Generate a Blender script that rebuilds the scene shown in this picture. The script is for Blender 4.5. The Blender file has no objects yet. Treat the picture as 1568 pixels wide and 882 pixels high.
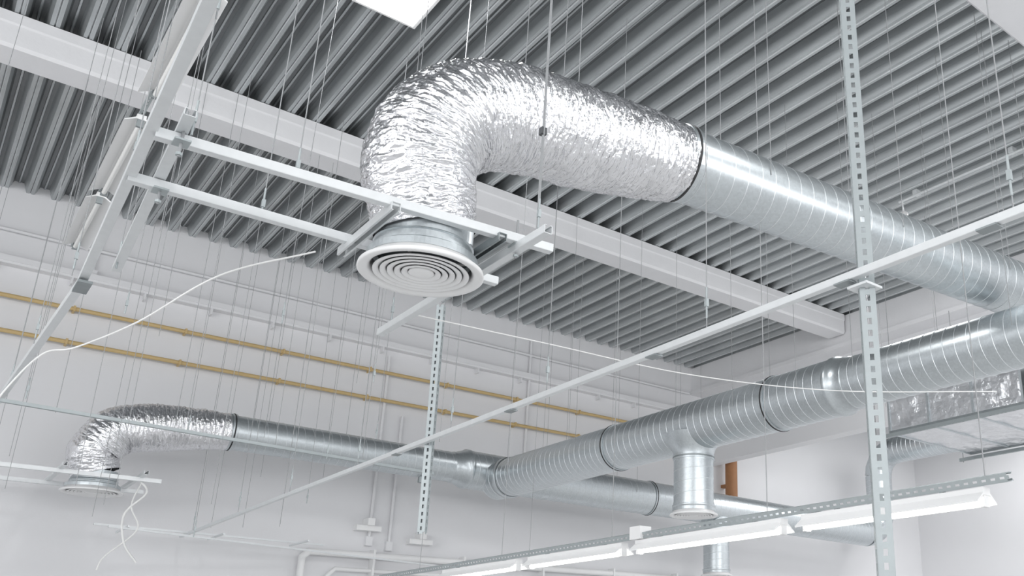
import bpy, math, random
from mathutils import Vector, noise
random.seed(7)
CH=1.6          # eye height
HC=5.49+CH      # deck underside
def V(x,y,dz): return Vector((x,y,dz+CH))

# ---------------------------------------------------------------- materials
def mat(name, col, metal=0.0, rough=0.5, emit=0.0, var=0.0, vscale=8.0, bump=0.0, bscale=20.0, spangle=0.0, stretch=None):
    m=bpy.data.materials.new(name); m.use_nodes=True
    nt=m.node_tree; N=nt.nodes; L=nt.links
    b=N['Principled BSDF']
    b.inputs['Base Color'].default_value=(*col,1); b.inputs['Metallic'].default_value=metal
    b.inputs['Roughness'].default_value=rough
    if emit>0:
        b.inputs['Emission Color'].default_value=(*col,1); b.inputs['Emission Strength'].default_value=emit
    tc=N.new('ShaderNodeTexCoord'); vec=tc.outputs['Object']
    if stretch:
        mp=N.new('ShaderNodeMapping'); mp.inputs['Scale'].default_value=stretch
        L.new(vec,mp.inputs['Vector']); vec=mp.outputs['Vector']
    if var>0:
        if spangle>0:
            t=N.new('ShaderNodeTexVoronoi'); t.inputs['Scale'].default_value=vscale; L.new(vec,t.inputs['Vector'])
            sx=N.new('ShaderNodeSeparateColor'); L.new(t.outputs['Color'],sx.inputs[0]); fac=sx.outputs[0]
        else:
            t=N.new('ShaderNodeTexNoise'); t.inputs['Scale'].default_value=vscale; t.inputs['Detail'].default_value=5
            L.new(vec,t.inputs['Vector']); fac=t.outputs['Fac']
        r=N.new('ShaderNodeMapRange'); r.inputs['To Min'].default_value=1-var; r.inputs['To Max'].default_value=1+var
        L.new(fac,r.inputs['Value'])
        mx=N.new('ShaderNodeVectorMath'); mx.operation='SCALE'; mx.inputs[0].default_value=col
        L.new(r.outputs[0],mx.inputs['Scale']); L.new(mx.outputs[0],b.inputs['Base Color'])
    if bump>0:
        t2=N.new('ShaderNodeTexNoise'); t2.inputs['Scale'].default_value=bscale; t2.inputs['Detail'].default_value=4
        L.new(vec,t2.inputs['Vector'])
        bp=N.new('ShaderNodeBump'); bp.inputs['Strength'].default_value=bump; bp.inputs['Distance'].default_value=0.02
        L.new(t2.outputs['Fac'],bp.inputs['Height']); L.new(bp.outputs[0],b.inputs['Normal'])
    return m
M={}
M['galv']=mat('galvanised_steel',(0.60,0.64,0.66),0.88,0.34,var=0.05,vscale=60,spangle=1)
M['galv_d']=mat('galvanised_weathered',(0.34,0.37,0.38),0.7,0.5,var=0.15,vscale=14)
M['seam']=mat('seam_steel',(0.76,0.79,0.81),0.8,0.38)
M['rail']=mat('zinc_rail',(0.76,0.78,0.79),0.35,0.42,var=0.06,vscale=20)
M['rail_d']=mat('slotted_zinc',(0.44,0.48,0.49),0.5,0.5,var=0.08,vscale=20)
M['foil']=mat('crinkled_foil',(0.86,0.86,0.88),1.0,0.20,bump=0.4,bscale=50)
M['foilbox']=mat('foil_insulation',(0.80,0.81,0.83),0.85,0.28,bump=1.0,bscale=9)
M['white']=mat('white_powdercoat',(0.86,0.86,0.86),0,0.35)
M['beam']=mat('white_painted_concrete',(0.80,0.80,0.815),0,0.6,var=0.04,vscale=3,bump=0.1,bscale=30)
M['wall']=mat('white_wall_paint',(0.79,0.79,0.805),0,0.75,var=0.03,vscale=0.9,bump=0.05,bscale=60)
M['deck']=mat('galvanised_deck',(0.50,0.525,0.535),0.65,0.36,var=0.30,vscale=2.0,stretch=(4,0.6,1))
M['deck_l']=mat('deck_edge_glint',(0.84,0.86,0.87),0.55,0.34,var=0.22,vscale=2.0,stretch=(4,0.6,1))  # painted highlight: thin bright lines along the deck's stiffener and web edges
M['deck_d']=mat('deck_trough_shade',(0.19,0.20,0.207),0.5,0.42,var=0.5,vscale=1.5,stretch=(3,0.5,1))  # shade of the deck recesses put into the colour
M['floor']=mat('epoxy_floor',(0.62,0.62,0.62),0,0.45,var=0.05,vscale=1)
M['black']=mat('black_rubber',(0.03,0.03,0.032),0,0.5)
M['dark']=mat('dark_metal_and_shade',(0.10,0.105,0.11),0.4,0.5)
M['yellow']=mat('ochre_gas_paint',(0.60,0.44,0.21),0,0.5,var=0.08,vscale=6)
M['rust']=mat('orange_primer',(0.34,0.16,0.07),0,0.6,var=0.15,vscale=12)
M['cable']=mat('white_cable',(0.85,0.85,0.84),0,0.45)
M['wire']=mat('steel_wire',(0.36,0.37,0.38),0.2,0.6)
M['tube']=mat('lit_fluorescent_tube',(1.0,0.99,0.96),0,0.3,emit=12.0)
M['panel']=mat('lit_diffuser_panel',(1.0,1.0,1.0),0,0.4,emit=4.0)
M['tube_off']=mat('unlit_tube',(0.88,0.88,0.86),0,0.25)

# ---------------------------------------------------------------- mesh builder
class B:
    def __init__(s,name): s.n=name; s.v=[]; s.f=[]; s.m=[]; s.s=[]; s.mats=[]
    def mi(s,k):
        if k not in s.mats: s.mats.append(k)
        return s.mats.index(k)
    def add(s,vs,fs,k,smooth=False):
        o=len(s.v); s.v+=[tuple(v) for v in vs]; i=s.mi(k)
        for f in fs: s.f.append([o+a for a in f]); s.m.append(i); s.s.append(smooth)
    def box(s,a,b,k):
        x0,y0,z0=a; x1,y1,z1=b
        vs=[(x0,y0,z0),(x1,y0,z0),(x1,y1,z0),(x0,y1,z0),(x0,y0,z1),(x1,y0,z1),(x1,y1,z1),(x0,y1,z1)]
        s.add(vs,[(0,3,2,1),(4,5,6,7),(0,1,5,4),(1,2,6,5),(2,3,7,6),(3,0,4,7)],k)
    def obox(s,c,ax,h,k):   # centre, 3 unit axes, half sizes
        vs=[]
        for i in (-1,1):
            for j in (-1,1):
                for l in (-1,1): vs.append(c+ax[0]*h[0]*i+ax[1]*h[1]*j+ax[2]*h[2]*l)
        s.add(vs,[(0,1,3,2),(4,6,7,5),(0,4,5,1),(2,3,7,6),(0,2,6,4),(1,5,7,3)],k)
    def bar(s,p0,p1,w,h,k,up=Vector((0,0,1))):
        d=(p1-p0); L=d.length; d.normalize(); sd=d.cross(up).normalized(); u=sd.cross(d)
        s.obox((p0+p1)/2,(d,sd,u),(L/2,w/2,h/2),k)
    def tube(s,pts,r,n,k,smooth=True,caps=True):
        pts=[Vector(p) for p in pts]; vs=[]; fs=[]
        rs=r if isinstance(r,(list,tuple)) else [r]*len(pts)
        t=(pts[1]-pts[0]).normalized()
        a=Vector((0,0,1)) if abs(t.z)<0.9 else Vector((0,1,0))
        nn=t.cross(a).normalized()
        for i,p in enumerate(pts):
            if i==0: t=pts[1]-pts[0]
            elif i==len(pts)-1: t=pts[-1]-pts[-2]
            else: t=(pts[i+1]-pts[i]).normalized()+(pts[i]-pts[i-1]).normalized()
            t.normalize(); nn=(nn-t*nn.dot(t)).normalized(); bb=t.cross(nn)
            for j in range(n):
                an=2*math.pi*j/n; vs.append(p+(nn*math.cos(an)+bb*math.sin(an))*rs[i])
        for i in range(len(pts)-1):
            for j in range(n):
                j2=(j+1)%n; fs.append((i*n+j,i*n+j2,(i+1)*n+j2,(i+1)*n+j))
        s.add(vs,fs,k,smooth)
        if caps:
            s.add(vs[:n],[tuple(range(n))[::-1]],k); s.add(vs[-n:],[tuple(range(n))],k)
    def lathe(s,c,prof,n,k,axis=Vector((0,0,1)),smooth=True):
        axis=axis.normalized(); a=Vector((1,0,0)) if abs(axis.x)<0.9 else Vector((0,1,0))
        u=axis.cross(a).normalized(); w=axis.cross(u); vs=[]; fs=[]
        for (r,h) in prof:
            for j in range(n):
                an=2*math.pi*j/n; vs.append(c+axis*h+(u*math.cos(an)+w*math.sin(an))*r)
        for i in range(len(prof)-1):
            for j in range(n):
                j2=(j+1)%n; fs.append((i*n+j,i*n+j2,(i+1)*n+j2,(i+1)*n+j))
        s.add(vs,fs,k,smooth)
    def duct(s,p0,p1,r,k='galv',pitch=0.115,n=64,seam=0.0028):
        s.tube([p0,p1],r,n,k)
        d=p1-p0; L=d.length; d.normalize()
        a=Vector((0,0,1)) if abs(d.z)<0.9 else Vector((0,1,0))
        u=d.cross(a).normalized(); w=d.cross(u)
        T=int(L/pitch); st=48; vs=[]; fs=[]
        for i in range(T*st+1):
            an=2*math.pi*i/st; q=p0+d*(i/st*pitch); rd=u*math.cos(an)+w*math.sin(an)
            vs+=[q+rd*(r-0.001)-d*0.004,q+rd*(r+seam)-d*0.0015,q+rd*(r+seam)+d*0.0015,q+rd*(r-0.001)+d*0.004]
        for i in range(T*st):
            for j in range(3): fs.append((i*4+j,i*4+j+1,i*4+4+j+1,i*4+4+j))
        s.add(vs,fs,'seam',False)
    def clamp(s,c,ax,r,k='black',w=0.03):
        s.lathe(c,[(r,-w),(r+0.010,-w),(r+0.010,-w*0.3),(r+0.004,0),(r+0.010,w*0.3),(r+0.010,w),(r,w)],56,'galv',axis=ax,smooth=False)
        s.lathe(c,[(r+0.003,-w*0.25),(r+0.014,-w*0.2),(r+0.014,w*0.2),(r+0.003,w*0.25)],56,k,axis=ax,smooth=False)
    def channel(s,p0,p1,w,h,k,opend,slots=True,side=False,pitch=0.05,t=0.003):
        d=(p1-p0); L=d.length; d.normalize(); o=Vector(opend); o=(o-d*o.dot(d)).normalized(); sd=d.cross(o)
        c=(p0+p1)/2; ax=(d,sd,o)
        def wall(cc,a1,a2,half,holes):
            if not holes: s.obox(cc,(d,a1,a2),(L/2,half,t/2),k); return
            e=half*0.36
            for q in (-1,1): s.obox(cc+a1*q*(half-e),(d,a1,a2),(L/2,e,t/2),k)
            n=int(L/pitch)
            for i in range(n+1):
                pc=cc+d*(-L/2+i*pitch+0.0)
                if i*pitch<=L: s.obox(pc,(d,a1,a2),(pitch*0.24,half*0.5,t/2*0.98),k)
        wall(c-o*h/2,sd,o,w/2,slots)
        for q in (-1,1):
            wall(c+sd*q*w/2,o,sd,h/2,side)
            s.obox(c+sd*q*(w/2-w*0.11)+o*h/2,ax,(L/2,w*0.11,t/2),k)
    def make(s):
        me=bpy.data.meshes.new(s.n); me.from_pydata(s.v,[],s.f); me.update()
        for k in s.mats: me.materials.append(M[k])
        me.polygons.foreach_set('material_index',s.m); me.polygons.foreach_set('use_smooth',s.s)
        ob=bpy.data.objects.new(s.n,me); bpy.context.scene.collection.objects.link(ob); return ob

def catmull(P,m=24):
    out=[]; Q=[P[0]*2-P[1]]+P+[P[-1]*2-P[-2]]
    for i in range(1,len(Q)-2):
        for j in range(m):
            t=j/m; a,b,c,d=Q[i-1],Q[i],Q[i+1],Q[i+2]
            out.append(0.5*((2*b)+(c-a)*t+(2*a-5*b+4*c-d)*t*t+(3*b-a-3*c+d)*t**3))
    out.append(Q[-2]); return out
def resample(pts,n):
    d=[0]
    for i in range(1,len(pts)): d.append(d[-1]+(pts[i]-pts[i-1]).length)
    T=d[-1]; out=[]; j=0
    for i in range(n):
        x=T*i/(n-1)
        while j<len(d)-2 and d[j+1]<x: j+=1
        f=(x-d[j])/max(1e-9,d[j+1]-d[j]); out.append(pts[j].lerp(pts[j+1],min(1,f)))
    return out,T

# ---------------------------------------------------------------- room shell
X0,X1,Y0,Y1=-7.0,18.5,-7.0,13.0
b=B('floor'); b.box((X0,Y0,-0.1),(X1,Y1+0.2,0),'floor'); b.make()
b=B('wall_back'); b.box((X0,Y1,0),(X1,Y1+0.2,HC+0.25),'wall'); b.make()
b=B('wall_end'); b.box((X1,Y0,0),(X1+0.2,Y1+0.2,HC+0.25),'wall'); b.make()
XB=11.6
b=B('wall_bulkhead'); b.box((XB,Y0,3.6+CH),(XB+0.25,Y1,HC+0.2),'wall'); b.make()

b=B('ceiling')
K=0.82; pitch=0.32*K; D=0.12
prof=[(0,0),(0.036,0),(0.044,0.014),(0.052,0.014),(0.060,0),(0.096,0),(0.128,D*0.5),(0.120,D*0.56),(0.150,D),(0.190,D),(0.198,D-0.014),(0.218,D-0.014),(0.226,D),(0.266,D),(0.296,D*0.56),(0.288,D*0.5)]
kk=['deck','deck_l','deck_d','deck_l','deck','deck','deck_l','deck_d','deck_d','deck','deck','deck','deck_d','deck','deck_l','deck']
n=int((X1-X0)/pitch)+1
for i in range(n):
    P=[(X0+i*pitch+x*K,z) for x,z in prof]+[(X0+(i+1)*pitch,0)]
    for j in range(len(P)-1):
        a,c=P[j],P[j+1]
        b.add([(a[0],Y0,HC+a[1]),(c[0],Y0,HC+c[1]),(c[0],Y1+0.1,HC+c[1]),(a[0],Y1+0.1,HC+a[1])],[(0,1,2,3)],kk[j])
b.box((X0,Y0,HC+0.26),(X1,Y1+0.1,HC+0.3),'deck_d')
b.make()

def beam_x(name,y):
    b=B(name); z0=HC-0.34; z1=HC-0.005
    pr=[(y,z1),(y,z1-0.10),(y+0.015,z1-0.115),(y+0.015,z0+0.03),(y+0.04,z0),(y+0.36,z0),(y+0.39,z0+0.03),(y+0.39,z1)]
    xe=XB-0.36
    vs=[(X0,a,c) for a,c in pr]+[(xe,a,c) for a,c in pr]; m=len(pr)
    b.add(vs,[(i,(i+1)%m,(i+1)%m+m,i+m) for i in range(m)]+[tuple(range(m))[::-1],tuple(range(m,2*m))],'beam')
    b.make()
beam_x('roof_beam',9.04); beam_x('roof_beam',2.78); beam_x('roof_beam',-3.4)
b=B('end_girder'); b.box((XB-0.32,Y0,HC-0.5),(XB,Y1,HC),'beam'); b.box((XB-0.36,Y0,HC-0.55),(XB,Y1,HC-0.48),'beam'); b.make()
b=B('ceiling_conduit')
b.tube([V(8.6,5.95,5.42),V(8.65,1.5,5.42)],0.016,8,'rail')
for yy in (5.7,4.4,3.1,1.9): b.box((8.58,yy-.03,5.43+CH),(8.67,yy+.03,5.49+CH),'rail')
b.tube([V(8.6,5.9,5.42),V(8.6,5.9,5.25)],0.012,8,'rail'); b.lathe(V(8.6,5.9,5.14),[(0.001,0),(0.05,0.0),(0.06,0.03),(0.05,0.11),(0.02,0.13)],20,'white')
b.make()

# ---------------------------------------------------------------- wall services
for nm,dz in (('gas_pipe',4.11),('gas_pipe',3.68)):
    b=B(nm); z=dz+CH
    b.tube([(X0,12.9,z),(11.4,12.9,z)],0.026,14,'yellow')
    x=X0+0.6
    while x<11.3:
        b.box((x-0.012,12.865,z-0.034),(x+0.012,13.0,z+0.034),'yellow'); x+=1.25
    b.make()
b=B('rust_riser_pipe'); b.tube([V(12.1,12.75,2.9),V(12.1,12.75,4.3),V(12.35,12.75,4.6)],0.12,18,'rust'); b.box((12.05,12.8,3.2+CH),(12.15,13.0,3.26+CH),'rust'); b.make()
b=B('cable_tray'); b.box((X0,12.88,4.50+CH),(XB-.4,13.0,4.53+CH),'beam'); b.box((X0,12.87,4.53+CH),(XB-.4,12.885,4.60+CH),'wall')
x=X0
while x<XB-.4: b.box((x,12.88,4.42+CH),(x+0.02,13.0,4.5+CH),'beam'); x+=0.8
b.tube([(X0,12.95,4.95+CH),(XB-.4,12.95,4.95+CH)],0.022,10,'beam')
b.make()
b=B('water_pipe_run')
b.tube([V(4.24,12.9,-1.6),V(4.24,12.9,1.33),V(4.32,12.9,1.41),V(11.4,12.9,1.41)],0.05,14,'white')
b.tube([V(4.6,12.9,-1.6),V(4.6,12.9,1.10),V(4.7,12.9,1.2),V(11.4,12.9,1.2)],0.03,12,'white')
for x in (5.2,6.6,8.0,9.4,10.8): b.box((x,12.84,1.13+CH),(x+0.03,13,1.49+CH),'white')
b.make()
for (x,z0,z1) in ((5.15,1.6,4.4),(5.45,1.55,3.5),(1.2,4.6,5.4),(7.6,2.9,5.2)):
    b=B('wall_conduit'); b.tube([V(x,12.96,z0),V(x,12.96,z1)],0.022,10,'beam')
    b.box((x-0.05,12.93,z0-0.05+CH),(x+0.05,13,z0+0.08+CH),'beam'); b.make()
for (x,dz) in ((5.1,1.75),(5.9,1.62)):
    b=B('wall_lamp_socket'); b.box((x-0.18,12.86,dz+CH),(x+0.18,12.999,dz+0.07+CH),'white'); b.box((x-0.05,12.80,dz+0.07+CH),(x+0.05,12.999,dz+0.17+CH),'white'); b.make()

# ---------------------------------------------------------------- flexible foil ducts
def flex(name,P,R,seed,nr=820,na=200):
    pts,T=resample(catmull(P),nr)
    m=len(R)-1
    b=B(name); vs=[]; fs=[]
    for i,p in enumerate(pts):
        t=(pts[min(i+1,nr-1)]-pts[max(i-1,0)]).normalized()
        N=Vector((0,1,0)).cross(t).normalized(); s=T*i/(nr-1)
        f=i/(nr-1)*m; k=min(int(f),m-1); r0=R[k]+(R[k+1]-R[k])*(f-k)
        end=min(1,min(i,nr-1-i)/12)
        for j in range(na):
            a=2*math.pi*j/na; ca,sa=math.cos(a),math.sin(a)
            w=noise.noise(Vector((ca*1.6,sa*1.6,s*5+seed)))
            ph=s/0.05+a/(2*math.pi)+0.9*w
            rib=0.003*math.sin(2*math.pi*ph)
            s2=s+0.025*noise.noise(Vector((ca*3,sa*3,s*8+seed)))
            c1=noise.noise(Vector((ca*2.4+seed,sa*2.4,s2*36)))
            c2=abs(noise.noise(Vector((ca*3.6,sa*3.6+seed,s2*75))))
            c3=abs(noise.noise(Vector((ca*7,sa*7,s2*110+seed))))
            r=r0+end*(rib+0.009*c1-0.014*c2-0.008*c3+0.012*w)
            vs.append(p+(N*ca+Vector((0,1,0))*sa)*r)
    for i in range(nr-1):
        for j in range(na):
            j2=(j+1)%na; fs.append((i*na+j,i*na+j2,(i+1)*na+j2,(i+1)*na+j))
    b.add(vs,fs,'foil',True)
    return b
def diffuser(b,c,R,neck_top,rn,arms=True):
    s=R/0.30
    b.lathe(c,[(0.300*s,0.018),(0.302*s,0.004),(0.296*s,-0.002),(0.275*s,0.0),(0.256*s,0.006),(0.243*s,0.020),(0.240*s,0.075),(0.262*s,0.075),(0.262*s,0.024),(0.300*s,0.018)],72,'white')
    for r in (0.230,0.196,0.162,0.128,0.094):
        b.lathe(c,[(r*s,0.006),(r*s-0.001,0.000),(r*s-0.009,0.0),((r-0.027)*s,0.008),((r-0.031)*s,0.022),((r-0.029)*s+0.002,0.024),((r-0.020)*s,0.014),(r*s,0.006)],64,'white')
    b.lathe(c,[(0.0005,-0.006),(0.03*s,-0.005),(0.054*s,0.000),(0.062*s,0.006),(0.052*s,0.03),(0.0005,0.035)],48,'white')
    for k in range(4):
        a=math.pi/4+k*math.pi/2; d=Vector((math.cos(a),math.sin(a),0))
        b.bar(c+Vector((0,0,0.045))+d*0.02,c+Vector((0,0,0.045))+d*0.24*s,0.006,0.012,'white')
    h=neck_top-c.z
    b.lathe(c,[(rn-0.005,0.10),(0.245*s,0.075),(0.262*s,0.075),(0.262*s,0.05),(0.266*s,0.05),(0.266*s,0.085),(rn+0.012,0.098),(rn+0.012,0.11),(rn,0.115),(rn,h*0.55),(rn+0.008,h*0.57),(rn,h*0.6),(rn,h),(rn-0.005,h),(rn-0.005,0.1)],64,'galv',smooth=False)
    b.lathe(c,[(0.0005,h-0.02),(rn-0.004,h-0.02)],48,'dark')  # dark disc painted in as the shade inside the neck

y=3.98
dc=V(1.69,y,1.80)
P=[V(1.69,y,2.02),V(1.65,y,2.20),V(1.625,y,2.42),V(1.755,y,2.69),V(2.10,y,2.875),V(2.60,y,2.945),V(2.97,y,3.00),V(3.34,y,3.06)]
b=flex('flexible_foil_duct',P,[.25,.285,.298,.305,.305,.30,.285,.250],3.1); b.make()
b=B('ceiling_air_diffuser'); diffuser(b,dc,0.30,2.05+CH,0.235); b.make()
y2=12.0
P=[V(1.575,y2,1.99),V(1.53,y2,2.12),V(1.53,y2,2.26),V(1.72,y2,2.50),V(2.15,y2,2.60),V(2.5,y2,2.64),V(2.84,y2,2.67)]
b=flex('flexible_foil_duct',P,[.24,.27,.285,.285,.27,.25,.228],9.7,nr=400,na=130); b.make()
b=B('ceiling_air_diffuser'); diffuser(b,V(1.575,y2,1.765),0.305,2.0+CH,0.23); b.make()

# ---------------------------------------------------------------- spiral ducts
b=B('spiral_supply_duct')
a0=V(3.28,3.98,3.06); a1=V(10.3,3.39,3.06); ax=(a1-a0).normalized()
b.duct(a0,a1,0.24)
b.clamp(a0+ax*0.06,ax,0.246,w=0.035)
b.make()

b=B('spiral_branch_duct')
XD=6.58
def bp(y): return V(XD,y,2.48+0.003*y)
b.duct(bp(11.95),bp(5.35),0.28)
b.lathe(bp(5.35),[(0.28,0.05),(0.292,0.04),(0.292,0),(0.28,-0.01),(0.252,-0.14),(0.258,-0.15),(0.25,-0.16)],56,'galv',axis=Vector((0,1,0)))
b.duct(bp(5.22),bp(0.8),0.25)
for yy in (8.95,6.2): b.clamp(bp(yy),Vector((0,1,0)),0.282)
b.lathe(bp(11.6),[(0.285,-0.06),(0.295,-0.05),(0.295,0.05),(0.285,0.06)],56,'galv',axis=Vector((0,1,0)))
dt=bp(7.54)
b.lathe(Vector((XD,7.54,dt.z)),[(0.222,-0.40),(0.226,-0.33),(0.245,-0.26),(0.29,-0.20),(0.33,-0.10)],56,'galv')
b.duct(Vector((XD,7.54,dt.z-0.32)),V(XD,7.54,1.58),0.222,pitch=0.13)
b.clamp(Vector((XD,7.54,dt.z-0.36)),Vector((0,0,1)),0.222,k='galv_d')
b.make()
b=B('round_air_diffuser'); diffuser(b,V(XD,7.54,1.50),0.265,1.64+CH,0.228); b.make()

b=B('spiral_wall_duct')
def wp(x): return V(x,12.0,2.67-(x-2.82)*0.0125)
XA=Vector((1,0,0))
b.duct(wp(2.80),wp(5.85),0.215)
b.clamp(wp(2.88),XA,0.22)
b.lathe(wp(5.85),[(0.215,-0.02),(0.225,0),(0.225,0.03),(0.272,0.17),(0.285,0.18),(0.285,0.24),(0.275,0.25)],56,'galv',axis=XA)
b.duct(wp(6.05),wp(15.2),0.275)
for x in (9.45,): b.clamp(wp(x),XA,0.278)
e=wp(15.2); R=0.55
arc=[e+Vector((math.sin(t)*R,0,R-math.cos(t)*R)) for t in [math.pi/2*i/5 for i in range(6)]]
b.tube(arc,0.282,32,'galv',smooth=False)
top=V(15.75,12,3.75); b.duct(arc[-1],top,0.275)
arc=[top+Vector((0,-(0.5-math.cos(t)*0.5),math.sin(t)*0.5)) for t in [math.pi/2*i/5 for i in range(6)]]
b.tube(arc,0.282,32,'galv',smooth=False)
b.duct(arc[-1],arc[-1]+Vector((0,-4.5,0)),0.275)
b.duct(V(11.0,12,2.4),V(11.0,12,1.45),0.23)
b.clamp(V(11.0,12,2.3),Vector((0,0,1)),0.235,k='galv_d')
b.tube([wp(5.4)+Vector((0,-0.02,-0.2)),wp(5.4)+Vector((0,-0.02,-0.29))],0.04,16,'galv_d')
b.make()
b=B('round_air_diffuser'); diffuser(b,V(11.0,12,1.40),0.27,1.52+CH,0.235); b.make()

# ---------------------------------------------------------------- air handling unit
b=B('air_handling_unit')
def skin(o,u,v,nu,nv,nrm,seed):
    vs=[];fs=[]
    for i in range(nu+1):
        for j in range(nv+1):
            p=o+u*(i/nu)+v*(j/nv); q=p*5.0+Vector((seed,0,0))
            e=min(i,nu-i,j,nv-j)>0
            vs.append(p+nrm*(0.018*noise.noise(q)+0.012*abs(noise.noise(q*2.3)) if e else 0))
    for i in range(nu):
        for j in range(nv):
            a=i*(nv+1)+j; fs.append((a,a+1,a+nv+2,a+nv+1))
    b.add(vs,fs,'foilbox',False)
bx0,bx1,by0,by1,bz0,bz1=9.3,11.1,5.0,6.85,2.74,3.27
skin(V(bx0,by0,bz0),Vector((0,by1-by0,0)),Vector((0,0,bz1-bz0)),44,14,Vector((-1,0,0)),1)
skin(V(bx0,by0,bz0),Vector((bx1-bx0,0,0)),Vector((0,by1-by0,0)),40,40,Vector((0,0,-1)),5)
skin(V(bx0,by0,bz0),Vector((bx1-bx0,0,0)),Vector((0,0,bz1-bz0)),40,14,Vector((0,-1,0)),9)
b.box((bx0+.02,by0+.02,bz0+CH+.02),(bx1,by1,bz1+CH),'foilbox')
for yy in (by0-.02,5.62,6.24,by1-.02): b.box((bx0-.018,yy,bz0+CH-.018),(bx1+.01,yy+0.03,bz1+CH+.01),'galv')
b.box((bx0-.02,by0-.02,bz0+CH-.022),(bx0+.02,by1,bz0+CH+.02),'galv_d'); b.box((bx0-.02,by0-.02,bz1+CH-.02),(bx0+.02,by1,bz1+CH+.02),'galv_d')
b.box((bx1-.02,by0-.02,bz0+CH-.022),(bx1+.02,by1,bz0+CH+.02),'galv_d')
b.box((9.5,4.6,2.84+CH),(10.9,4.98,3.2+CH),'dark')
b.channel(V(9.2,7.05,2.68),V(9.2,4.3,2.68),0.041,0.041,'rail_d',(0,0,1))
b.channel(V(11.15,7.05,2.68),V(11.15,4.3,2.68),0.041,0.041,'rail_d',(0,0,1))
for (x,yy) in ((9.2,7.0),(9.2,4.6),(11.15,7.0),(11.15,4.6)): b.tube([V(x,yy,2.64),V(x,yy,5.48 if x<11 else 4.93)],0.006,6,'wire')
b.make()

# ---------------------------------------------------------------- support rails
UP=(0,0,1)
b=B('diffuser_support_frame')
z=2.0
b.channel(V(.45,3.80,z),V(2.24,3.68,z),.041,.041,'rail',UP,False)
b.channel(V(.44,4.27,z),V(2.24,4.24,z),.041,.041,'rail',UP,False)
b.channel(V(.53,3.62,z+.042),V(.62,5.55,z+.042),.041,.03,'rail',UP,False)
b.channel(V(1.42,3.70,z-.03),V(1.42,4.36,z-.03),.041,.041,'rail',(0,0,-1),False)
b.channel(V(1.95,3.66,z-.03),V(1.95,4.34,z-.03),.041,.041,'galv_d',(0,0,-1),False)
b.channel(V(2.06,3.42,z-.042),V(2.05,5.36,z-.042),.041,.041,'rail',(0,0,1),False)
for (x,yy) in ((2.06,3.72),(2.05,4.22),(.54,3.76),(.57,4.26)):
    b.box((x-.03,yy-.035,z-.03+CH),(x+.03,yy+.035,z-.022+CH),'rail_d'); b.tube([V(x,yy,z-.09),V(x,yy,z+.12)],.006,8,'wire')
    b.lathe(V(x,yy,z-.085),[(.001,0),(.014,0),(.014,.012),(.001,.012)],6,'rail_d',smooth=False)
b.make()
b=B('diffuser_support_frame'); z=1.90
b.channel(V(.5,11.55,z),V(2.15,11.55,z),.041,.041,'rail',UP,False)
b.channel(V(.5,12.45,z),V(2.15,12.45,z),.041,.041,'rail',UP,False)
b.channel(V(1.2,11.3,z+.04),V(1.2,12.7,z+.04),.041,.041,'rail',UP,False)
b.channel(V(1.95,11.3,z+.04),V(1.95,12.7,z+.04),.041,.041,'rail',UP,False)
b.make()
b=B('mounting_rail')
b.channel(V(.33,.6,2.02),V(.50,5.8,2.02),.041,.041,'rail',UP,False)
b.channel(V(.50,5.75,2.0),V(.42,9.1,2.0),.041,.041,'rail',UP,False)
b.box((.47,5.68,1.97+CH),(.54,5.88,1.985+CH),'galv_d')
b.make()
b=B('mounting_rail'); b.channel(V(.3,8.72,1.93),V(4.3,9.25,1.93),.033,.025,'rail_d',UP,False); b.make()
b=B('mounting_rail')
b.channel(V(2.7,.7,1.47),V(2.7,6.5,1.47),.03,.03,'rail',UP,False)
b.channel(V(2.7,6.4,1.466),V(2.72,12.85,1.466),.03,.03,'rail',UP,False)
for yy in (1.5,2.16,3.4,4.8,6.45): b.box((2.675,yy-.04,1.445+CH),(2.725,yy+.04,1.452+CH),'galv_d')
b.make()
b=B('mounting_rail')
b.channel(V(1.7,12.3,1.47),V(4.4,12.6,1.47),.02,.02,'rail',UP,False)
b.channel(V(1.8,12.0,1.42),V(6.4,12.7,1.30),.02,.02,'rail',UP,False)
for x in (2.0,3.0,4.0): b.bar(V(x,12.0,1.44),V(x,12.7,1.44),.02,.02,'rail')
b.make()
b=B('slotted_strut_post')
b.channel(V(2.77,2.10,-1.6),V(2.75,2.10,5.49),.06,.05,'rail_d',(0.7,0.7,0),True,True)
b.box((2.70,2.05,1.42+CH),(2.80,2.15,1.43+CH),'rail'); b.box((2.66,2.0,5.47+CH),(2.84,2.2,5.49+CH),'rail_d')
b.make()
b=B('slotted_strut_post')
b.channel(V(2.76,6.02,.84),V(2.74,6.02,2.52),.052,.046,'rail_d',(0.7,0.7,0),True,True)
b.tube([V(2.74,6.02,2.5),V(2.74,6.02,5.49)],.005,6,'wire'); b.make()

# ---------------------------------------------------------------- fluorescent lights
def fixture(b,x,y0,y1,z,lit=True,w=0.085):
    pr=[(-.03,.06),(-.03,.035),(-w,-.01),(-w,-.018),(-.028,.022),(.028,.022),(w,-.018),(w,-.01),(.03,.035),(.03,.06)]
    m=len(pr); vs=[(x+a,y0,z+c) for a,c in pr]+[(x+a,y1,z+c) for a,c in pr]
    b.add(vs,[(i,(i+1)%m,(i+1)%m+m,i+m) for i in range(m)]+[tuple(range(m))[::-1],tuple(range(m,2*m))],'white')
    for yy in (y0+.015,y1-.015): b.box((x-.022,yy-.012,z-.035),(x+.022,yy+.012,z+.03),'white' if lit else 'galv_d')
    b.tube([(x,y0+.03,z-.012),(x,y1-.03,z-.012)],.018,12,'tube' if lit else 'tube_off')
b=B('light_mounting_rail')
b.channel(V(4.0,2.27,.84),V(4.0,9.6,.84),.041,.05,'rail_d',(1,0,0.3),True,True)
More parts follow.
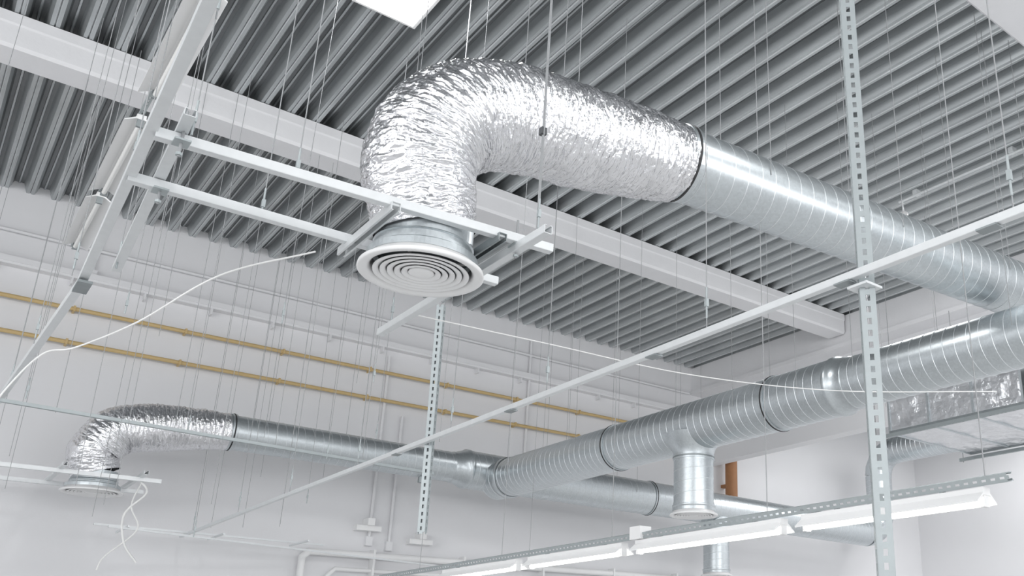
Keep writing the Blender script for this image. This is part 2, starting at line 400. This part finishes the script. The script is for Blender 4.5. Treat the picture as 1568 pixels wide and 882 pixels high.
b.box((3.95,5.1,.84+CH-.03),(4.05,5.22,.84+CH+.06),'white')
for yy in (2.4,3.9,5.5,7.1,8.7): b.tube([V(4.0,yy,.86),V(4.0,yy,5.48)],.003,6,'wire')
b.make()
for (p,q) in ((2.40,3.60),(3.76,5.18),(5.34,6.62),(6.80,8.14)):
    b=B('fluorescent_batten_light'); fixture(b,4.0,p,q,.84+CH-.095)
    for yy in (p+.25,q-.25): b.box((3.985,yy-.01,.84+CH-.05),(4.015,yy+.01,.84+CH-.02),'rail_d')
    b.make()
b=B('light_mounting_rail'); b.channel(V(.70,4.9,3.70),V(.70,9.7,3.70),.03,.03,'rail_d',UP,True)
for yy in (5.2,6.9,8.5): b.tube([V(.70,yy,3.7),V(.70,yy,5.48)],.003,6,'wire')
b.make()
for (p,q) in ((5.0,6.32),(6.75,8.10),(8.25,9.45)):
    b=B('fluorescent_batten_light'); fixture(b,.70,p,q,3.60+CH,False,.10); b.make()
for (x,yy) in ((2.02,5.65),(-3.0,5.65),(2.02,-0.5),(-3.0,-0.5),(7.5,-0.5)):  # first panel is in view; the others are added out of frame for light
    b=B('ceiling_light_panel'); b.box((x,yy,HC-.05),(x+.58,yy+1.2,HC),'white'); b.box((x+.03,yy+.03,HC-.056),(x+.55,yy+1.17,HC-.049),'panel'); b.make()

# ---------------------------------------------------------------- wires
b=B('suspension_wires')
def w(x,y,z0,z1=5.48,r=.0028,x2=None,y2=None):
    b.tube([V(x,y,z0),V(x if x2 is None else x2,y if y2 is None else y2,z1)],r,5,'wire')
def hook(x,y,z):
    b.box((x-.008,y-.008,z+CH),(x+.008,y+.008,z+.04+CH),'rail_d'); b.tube([V(x,y,z-.06),V(x,y,z+.1)],.005,6,'rail_d')
for i,x in enumerate((2.35,3.9,5.2,6.5,8.0)):
    p=a0.lerp(a1,max(0,(x-3.28)/7.0)); r=.245 if x>3.3 else .31
    yy=p.y if x>3.3 else 3.98
    for q in (-1,1): w(x,yy+q*r,p.z-CH)
for yy in (11.2,9.5,8.2,6.6,5.0,3.4):
    for q in (-1,1): w(XD+q*.285,yy,2.5)
for x in (3.2,4.4,7.6,9.0,10.4):
    for q in (-1,1): w(x,12+q*.28,2.6)
for x,yy in ((.56,3.7),(.6,5.4),(2.05,3.5),(2.05,5.2),(1.0,3.8),(1.0,4.28)):
    w(x,yy,2.0); hook(x,yy,2.05)
w(2.06,3.53,1.95,5.48,.005); b.box((2.045,3.515,2.53+CH),(2.075,3.545,2.57+CH),'dark')
for yy in (1.4,3.0,4.4,5.6,7.2,8.8,10.4,12.2): w(2.7,yy,1.48); hook(2.7,yy,1.6)
for yy in (1.6,2.9,4.2,5.7,7.2,8.6): w(.44,yy,2.0); hook(.44,yy,2.1)
for x in (.8,1.7,2.6,3.5): w(x,8.8+x*.12,1.93)
for k in range(22):
    x=random.uniform(.4,6.2); yy=random.uniform(4.6,12.3); z=random.choice((1.5,1.9,2.0,2.3,1.2,2.8))
    w(x,yy,z,5.48,.0025,x+random.uniform(-.05,.05),yy+random.uniform(-.05,.05))
    if random.random()<.4: hook(x,yy,z)
for k in range(14):
    x=random.uniform(-.3,3.4); yy=random.uniform(8.5,12.6); z=random.uniform(1.2,2.6); w(x,yy,z,5.48,.0025)
for k in range(5):
    x=random.uniform(5.0,10.5); yy=random.uniform(3.2,8.5); w(x,yy,random.uniform(2.9,3.6),5.48,.0025)
b.make()

def cable(name,P,r,k='cable'):
    b=B(name); b.tube(catmull(P,10),r,8,k); return b.make()
cable('hanging_cable',[V(1.35,4.55,2.02),V(1.0,4.9,1.90),V(.75,5.4,1.72),V(.55,5.9,1.66),V(.42,6.0,1.62),V(.30,6.0,1.4),V(.17,6.0,1.05),V(.05,6.0,.92),V(-.1,6.0,1.0)],.005)
cable('hanging_cable',[V(2.05,4.9,1.95),V(2.9,4.75,1.92),V(4.0,4.6,1.9),V(5.2,4.3,1.95),V(6.3,3.6,2.0)],.004)
cable('hanging_cable',[V(1.95,11.6,1.9),V(2.02,11.5,1.75),V(1.85,11.5,1.5),V(1.9,11.5,1.2),V(2.05,11.5,1.0)],.012)
cable('hanging_cable',[V(1.98,11.6,1.9),V(1.9,11.5,1.6),V(2.0,11.5,1.35),V(1.75,11.5,1.05),V(1.7,11.5,.9)],.009)

# ---------------------------------------------------------------- lights
wd=bpy.data.worlds.new('World'); bpy.context.scene.world=wd; wd.use_nodes=True
bg=wd.node_tree.nodes['Background']; bg.inputs[0].default_value=(0.95,0.97,1,1); bg.inputs[1].default_value=0.88
def area(name,loc,rot,sx,sy,p,col=(1,1,1)):
    l=bpy.data.lights.new(name,'AREA'); l.shape='RECTANGLE'; l.size=sx; l.size_y=sy; l.energy=p; l.color=col
    o=bpy.data.objects.new(name,l); o.location=loc; o.rotation_euler=rot; bpy.context.scene.collection.objects.link(o)
r=math.radians
area('fill_light_south',(4,-6.5,4.5),(r(87),0,0),14,2.4,520)  # added fill behind the camera, no window there; gives ducts a highlight stripe
area('fill_light_west',(-6.5,2,4.5),(r(87),0,r(-90)),12,2.4,350)  # added fill from the open west side, no window modelled
for i,(x,yy) in enumerate(((2.3,6.2),(-2,2),(5,0.5),(9,6.5))):
    area('ceiling_light_%d'%i,(x,yy,HC-.12),(0,0,0),.6,1.2,60)  # added downlight; only the first sits at a visible panel
for i,(x,yy) in enumerate(((15.0,8),(15.0,2))):
    area('annex_fill_%d'%i,(x,yy,HC-.3),(0,0,0),4,4,290)  # unseen fill added to brighten the end wall, no fixture there

# ---------------------------------------------------------------- camera
cam=bpy.data.cameras.new('camera'); co=bpy.data.objects.new('camera',cam); bpy.context.scene.collection.objects.link(co)
co.location=(0,0,CH); co.rotation_euler=(r(90+19.09),0,r(-41.1))
cam.sensor_width=36; cam.lens=31.91; cam.shift_x=-.1773; cam.shift_y=.0574; cam.clip_start=.05
bpy.context.scene.camera=co
vs=bpy.context.scene.view_settings; vs.view_transform='Standard'; vs.look='None'; vs.exposure=0
